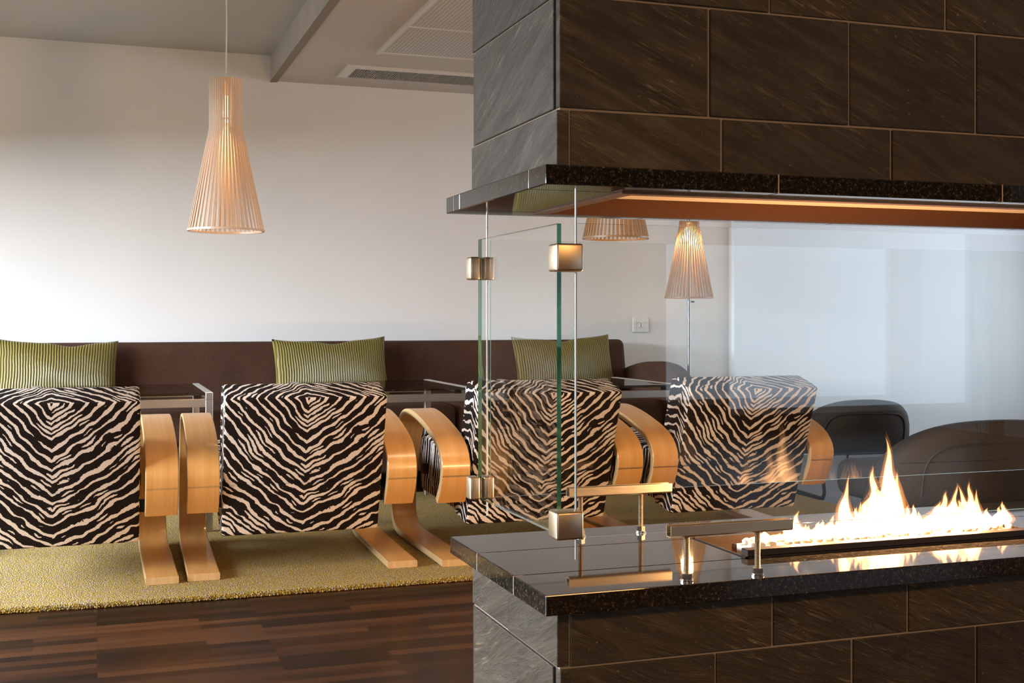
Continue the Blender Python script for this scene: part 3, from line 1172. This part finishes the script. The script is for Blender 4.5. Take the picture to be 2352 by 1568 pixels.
# ---------------------------------------------------------------- tables
def table(x0, x1, y0, y1, label):
    t = empty('coffee_table', ((x0 + x1) / 2, (y0 + y1) / 2, RH + 0.0005))
    tag(t, label, 'table', 'steel and smoked glass tables before the sofa')
    hx, hy, H = (x1 - x0) / 2, (y1 - y0) / 2, 0.558 - RH
    s = 0.028
    for sx in (-1, 1):
        for sy in (-1, 1):
            bm = bmesh.new()
            cx_, cy_ = sx * (hx - s / 2), sy * (hy - s / 2)
            a_box(bm, cx_ - s / 2, cx_ + s / 2, cy_ - s / 2, cy_ + s / 2, 0, H - s, 0, 0.0015, 1)
            link_mesh('leg', fix(bm), M['table_steel'], t)
    bm = bmesh.new()
    for sx in (-1, 1):
        a_box(bm, sx * (hx - s / 2) - s / 2, sx * (hx - s / 2) + s / 2, -hy, hy, H - s, H, 0, 0.0015, 1)
    for sy in (-1, 1):
        a_box(bm, -hx + s, hx - s, sy * (hy - s / 2) - 0.011, sy * (hy - s / 2) + 0.011, H - 0.058, H - 0.026, 0, 0.0015, 1)
    link_mesh('frame', fix(bm), M['table_steel'], t)
    bm = bmesh.new()
    a_box(bm, -hx + s + 0.001, hx - s - 0.001, -hy + 0.002, hy - 0.002, H - 0.012, H - 0.002, 0, 0.001, 1)
    link_mesh('glass_top', fix(bm), M['smoked'], t)
    for sx in (-1, 1):
        for sy in (-1, 1):
            bm = bmesh.new()
            a_box(bm, sx * (hx - s - 0.03) - 0.014, sx * (hx - s - 0.03) + 0.014, sy * (hy - 0.02) - 0.009, sy * (hy - 0.02) + 0.009, H - 0.026, H - 0.012)
            link_mesh('glass_pad', fix(bm), M['dark_steel'], t)


table(-0.262, 0.430, 4.81, 5.50, 'smoked glass steel table on the left, between the two leftmost zebra chairs and sofa')
table(0.832, 1.495, 4.81, 5.50, 'smoked glass steel table in the middle, behind the gap between zebra chairs')
table(1.80, 2.425, 4.735, 5.40, 'smoked glass steel table on the right, before the rounded sofa arm')


# ---------------------------------------------------------------- sofa
SF0, SF1 = -2.35, 2.90
so = empty('sofa', (0.3, 5.95, 0))
tag(so, 'long dark brown upholstered sofa along the white back wall', 'sofa')


def spart(name, bm, mat, **kw):
    bmesh.ops.translate(bm, vec=(-0.3, -5.95, 0), verts=bm.verts)
    return link_mesh(name, bm, mat, so, **kw)


bm = bmesh.new()
fs = a_prism(bm, [(6.10, 0.18), (6.20, 0.712), (6.235, 0.729), (6.36, 0.726), (6.40, 0.69), (6.42, 0.18)], SF0, SF1 - 0.065)
fix(bm)
bmesh.ops.bevel(bm, geom=[e for e in bm.edges], offset=0.022, segments=4, profile=0.5, affect='EDGES')
spart('backrest', fix(bm), M['sofa'], angle=50)
seams = [-2.35, -1.35, -0.35, 0.66, 1.67, 2.80]
for a, b in zip(seams[:-1], seams[1:]):
    bm = bmesh.new()
    a_box(bm, a + 0.003, b - 0.003, 5.60, 6.10, 0.27, 0.428, 0, 0.045, 5)
    spart('seat_cushion', fix(bm), M['sofa'], smooth=True)
bm = bmesh.new()
a_box(bm, SF0 + 0.01, 2.80, 5.66, 6.36, 0.10, 0.27, 0, 0.01, 2)
spart('base', fix(bm), M['sofa'])
for x in (-2.2, -0.35, 1.4, 2.6):
    for y in (5.72, 6.3):
        bm = bmesh.new()
        a_tube(bm, [(x, y, 0.0), (x, y, 0.10)], 0.016, 12)
        spart('foot', fix(bm), M['chrome'])
# rounded arm at the right end
arm = [(6.40, 0.18), (6.40, 0.45), (6.30, 0.535), (6.15, 0.575), (6.0, 0.603), (5.86, 0.616), (5.75, 0.616), (5.64, 0.604), (5.55, 0.575), (5.49, 0.53), (5.46, 0.46), (5.465, 0.30), (5.50, 0.18)]
bm = bmesh.new()
a_prism(bm, smooth_path(arm, 1), 2.815, 2.905)
fix(bm)
bmesh.ops.bevel(bm, geom=[e for e in bm.edges if abs((e.verts[0].co - e.verts[1].co).x) < 0.01], offset=0.016, segments=3, profile=0.5, affect='EDGES')
spart('armrest', fix(bm), M['sofa'], angle=50)
for y in (5.60, 6.3):
    bm = bmesh.new()
    a_tube(bm, [(2.86, y, 0.0), (2.86, y, 0.19)], 0.014, 12)
    spart('arm_foot', fix(bm), M['chrome'])


def cushion(w, h, T, seed):
    rc = random.Random(seed)
    nx, ny = 40, 26
    bm = bmesh.new()
    uvl = bm.loops.layers.uv.new('UVMap')
    dent = rc.uniform(-0.25, 0.25)
    cr = [1 + rc.uniform(-.015, .03) for _ in range(4)]
    def pos(i, j, side):
        s, t = -1 + 2 * i / nx, -1 + 2 * j / ny
        x = w / 2 * s * (1 - 0.035 * (1 - t * t))
        z = h / 2 * t * (1 - 0.06 * (1 - s * s))
        if t > 0:
            z -= 0.020 * t ** 4 * math.exp(-((s - dent) / 0.22) ** 2)
            z += 0.010 * t ** 3 * (abs(s) ** 4) * cr[0 if s < 0 else 1]
        th = T * (max(0, (1 - s * s) * (1 - t * t))) ** 0.42
        th += 0.006 * math.sin(5 * s + seed) * math.cos(4 * t) * (1 - s * s) * (1 - t * t)
        return (x, side * th / 2, z), (w / 2 * s, h / 2 * t)
    for side in (-1, 1):
        V = [[None] * (ny + 1) for _ in range(nx + 1)]
        U = {}
        for i in range(nx + 1):
            for j in range(ny + 1):
                p, u = pos(i, j, side)
                V[i][j] = bm.verts.new(p)
                U[V[i][j]] = u
        for i in range(nx):
            for j in range(ny):
                f = bm.faces.new((V[i][j], V[i + 1][j], V[i + 1][j + 1], V[i][j + 1]))
                for lp in f.loops:
                    lp[uvl].uv = U[lp.vert]
    bmesh.ops.remove_doubles(bm, verts=bm.verts, dist=1e-5)
    return fix(bm)


for x, z, w, h, yy, rz, ry, lab, seed in (
        (-0.185, 0.588, 0.56, 0.315, 6.070, 0.02, 0.03, 'green ribbed cushion on the sofa behind the leftmost zebra chair', 2),
        (1.133, 0.588, 0.585, 0.318, 6.070, 0.0, -0.02, 'green ribbed cushion on the sofa behind the second zebra chair, left of the glass', 5),
        (2.415, 0.590, 0.575, 0.325, 6.070, 0.0, -0.02, 'green ribbed cushion at the right end of the sofa, seen through the glass', 9)):
    o = link_mesh('cushion', cushion(w, h, 0.15, seed), M['rib'], smooth=True)
    o.location = (x, yy, z)
    o.rotation_euler = (-0.32, ry, rz)
    tag(o, lab, 'cushion', 'green ribbed cushions on the brown sofa')


# ---------------------------------------------------------------- slatted lamps
def shade_mesh(prof, n, wid, thick):
    """Upright birch slats following prof = [(radius, z)], one mesh."""
    bm = bmesh.new()
    uvl = bm.loops.layers.uv.new('UVMap')
    for k in range(n):
        a = 2 * PI * k / n
        er, et = Vector((math.cos(a), math.sin(a), 0)), Vector((-math.sin(a), math.cos(a), 0))
        rings = []
        for r, z in prof:
            c = er * r + Vector((0, 0, z))
            rings.append([bm.verts.new(c + et * sx * wid / 2 + er * sr * thick / 2) for sx, sr in ((-1, -1), (1, -1), (1, 1), (-1, 1))])
        for i in range(len(rings) - 1):
            for q in range(4):
                f = bm.faces.new((rings[i][q], rings[i][(q + 1) % 4], rings[i + 1][(q + 1) % 4], rings[i + 1][q]))
                for lp in f.loops:
                    lp[uvl].uv = (k * 0.037 + (lp.vert.co - er * lp.vert.co.dot(er)).dot(et) * 1.0, lp.vert.co.z)
        bm.faces.new(rings[0])
        bm.faces.new(list(reversed(rings[-1])))
    return fix(bm)


def ring(r0, r1, z0, z1):
    bm = bmesh.new()
    a_lathe(bm, [(r0, z0), (r1, z0), (r1, z1), (r0, z1)], 64, closed=True)
    return fix(bm)


def bulb_mesh(z, r=0.020):
    bm = bmesh.new()
    prof = [(0.0, z - r * 1.1), (r * 0.6, z - r * 0.92), (r, z - r * 0.2), (r * 0.95, z + r * 0.4), (r * 0.62, z + r * 1.3), (r * 0.5, z + r * 2.0)]
    a_lathe(bm, prof, 20)
    return fix(bm)


def pendant(x, y, ztop, zceil, label, mat, power):
    p = empty('pendant_lamp', (x, y, ztop))
    tag(p, label, 'pendant lamp', 'slatted birch pendant lamps')
    prof = [(0.0645, 0.0), (0.0645, -0.195), (0.067, -0.212), (0.072, -0.235), (0.1475, -0.597)]
    link_mesh('shade', shade_mesh(prof, 46, 0.0082, 0.0045), mat, p)
    link_mesh('bottom_ring', ring(0.1405, 0.1515, -0.604, -0.596), mat, p)
    link_mesh('top_ring', ring(0.034, 0.0618, -0.016, -0.006), M['white'], p)
    link_mesh('neck_ring', ring(0.050, 0.0618, -0.165, -0.158), mat, p)
    bm = bmesh.new()
    a_lathe(bm, [(0.0, 0.012), (0.010, 0.012), (0.012, 0.0), (0.020, -0.004), (0.036, -0.010), (0.036, -0.016), (0.019, -0.018), (0.019, -0.065), (0.0, -0.065)], 20)
    link_mesh('socket', fix(bm), M['white'], p)
    b = link_mesh('bulb', bulb_mesh(-0.103, 0.026), M['bulb'], p)
    bm = bmesh.new()
    a_tube(bm, [(0, 0, 0.010), (0.002, 0, (zceil - ztop) / 2), (0, 0, zceil - ztop - 0.02)], 0.0032, 8)
    link_mesh('cord', fix(bm), M['white'], p)
    bm = bmesh.new()
    a_lathe(bm, [(0.0, zceil - ztop), (0.05, zceil - ztop), (0.048, zceil - ztop - 0.02), (0.0, zceil - ztop - 0.024)], 24)
    link_mesh('ceiling_cup', fix(bm), M['white'], p)
    point('pendant_glow', (x, y, ztop - 0.135), power, (1.0, 0.66, 0.34), 0.033)


pendant(0.486, 4.871, 1.799, ZC, 'slatted birch cone pendant lamp hanging free above the second zebra chair', M['slat'], 10.0)
pendant(2.221, 4.955, 1.812, ZS, 'slatted birch pendant lamp half hidden above the fireplace opening', M['slat_shaded'], 17.0)

fl = empty('floor_lamp', (3.09, 5.905, 0))
tag(fl, 'slatted birch floor lamp on a thin steel pole beside the sofa arm', 'floor lamp')
zb_, zt_ = 0.964, 1.385
link_mesh('lamp_shade', shade_mesh([(0.052, zt_), (0.054, zt_ - 0.03), (0.131, zb_)], 42, 0.0062, 0.0050), M['slat_shaded'], fl)
link_mesh('bottom_ring', ring(0.125, 0.1345, zb_ - 0.006, zb_ + 0.002), M['slat_shaded'], fl)
link_mesh('top_ring', ring(0.012, 0.050, zt_ - 0.012, zt_ - 0.005), M['white'], fl)
bm = bmesh.new()
a_tube(bm, [(0, 0, 0.02), (0, 0, 0.952)], 0.0105, 14)
a_tube(bm, [(0, 0, 0.952), (0, 0, zt_ - 0.03)], 0.006, 12)
link_mesh('pole', fix(bm), M['pole'], fl)
bm = bmesh.new()
a_lathe(bm, [(0, 0), (0.13, 0), (0.13, 0.012), (0.12, 0.018), (0.02, 0.022), (0, 0.022)], 40)
link_mesh('foot_plate', fix(bm), M['table_steel'], fl)
bm = bmesh.new()
a_tube(bm, [(0.008, -0.006, 0.940), (0.026, -0.012, 0.940)], 0.0045, 10)
link_mesh('knob', fix(bm), M['dark_steel'], fl)
link_mesh('bulb', bulb_mesh(zt_ - 0.085, 0.024), M['bulb'], fl).location = (-0.022, -0.012, 0)
point('floor_lamp_glow', (3.09 - 0.022, 5.905 - 0.012, zt_ - 0.10), 20.0, (1.0, 0.66, 0.34), 0.030)


# ---------------------------------------------------------------- low charcoal lounge chairs on the right
def lounge(x, y, rz, scale, label):
    c = empty('lounge_chair', (x, y, 0), rz)
    c.scale = scale
    tag(c, label, 'lounge chair', 'low charcoal lounge chairs behind the fire')
    # backrest: rounded slab, wrapped forward at both ends
    bm = bmesh.new()
    nx, nt = 26, 14
    hw = 0.345
    rings = []
    for i in range(nx + 1):
        s = -1 + 2 * i / nx
        top = 0.245 + 0.245 * (1 - abs(s) ** 2.4) ** 0.5 * 1.0 if abs(s) < 1 else 0.245
        bot = 0.225
        xx = hw * math.sin(s * 1.25) / math.sin(1.25)
        yy = 0.20 * (1 - math.cos(s * 1.25))
        th = 0.055
        r_ = []
        for q in range(nt):
            a = 2 * PI * q / nt
            ca, sa = math.cos(a), math.sin(a)
            e = 0.5
            fy = math.copysign(abs(ca) ** e, ca) * th
            fz = (math.copysign(abs(sa) ** e, sa) * 0.5 + 0.5)
            z = bot + (top - bot) * fz
            r_.append(bm.verts.new((xx, yy + fy + 0.02 - (z - 0.3) * 0.18, z)))
        rings.append(r_)
    for i in range(nx):
        for q in range(nt):
            bm.faces.new((rings[i][q], rings[i + 1][q], rings[i + 1][(q + 1) % nt], rings[i][(q + 1) % nt]))
    bm.faces.new(rings[0])
    bm.faces.new(list(reversed(rings[-1])))
    link_mesh('backrest', fix(bm), M['tub'], c, smooth=True)
    # piped outline on the rear of the back
    bm = bmesh.new()
    pts = []
    for q in range(33):
        a = PI * q / 32
        s = -0.62 * math.copysign(abs(math.cos(a)) ** 0.45, math.cos(a))
        z = 0.27 + 0.155 * abs(math.sin(a)) ** 0.5
        xx = hw * math.sin(s * 1.25) / math.sin(1.25)
        yy = 0.20 * (1 - math.cos(s * 1.25))
        pts.append((xx, yy - 0.0365 - (z - 0.3) * 0.18, z))
    a_tube(bm, pts, 0.0035, 6)
    link_mesh('piping', fix(bm), M['seam'], c)
    bm = bmesh.new()
    a_box(bm, -0.27, 0.27, 0.06, 0.54, 0.215, 0.335, 0, 0.04, 4)
    link_mesh('seat', fix(bm), M['tub'], c, smooth=True)
    for sx in (-1, 1):
        bm = bmesh.new()
        X = sx * 0.22
        a_tube(bm, [(X, 0.10, 0.23), (X, 0.085, 0.12), (X, 0.07, 0.04), (X, 0.085, 0.014), (X, 0.12, 0.0105), (X, 0.30, 0.0105), (X, 0.50, 0.0105), (X, 0.53, 0.018), (X, 0.545, 0.05), (X, 0.54, 0.22)], 0.010, 10)
        link_mesh('leg', fix(bm), M['dark_steel'], c, smooth=True)


lounge(3.35, 4.66, -0.12, (0.80, 0.93, 0.97), 'low charcoal lounge chair just right of the rightmost zebra chair')
lounge(2.70, 3.06, -0.05, (1.06, 0.95, 1.08), 'nearer low charcoal lounge chair behind the tallest flame at right')
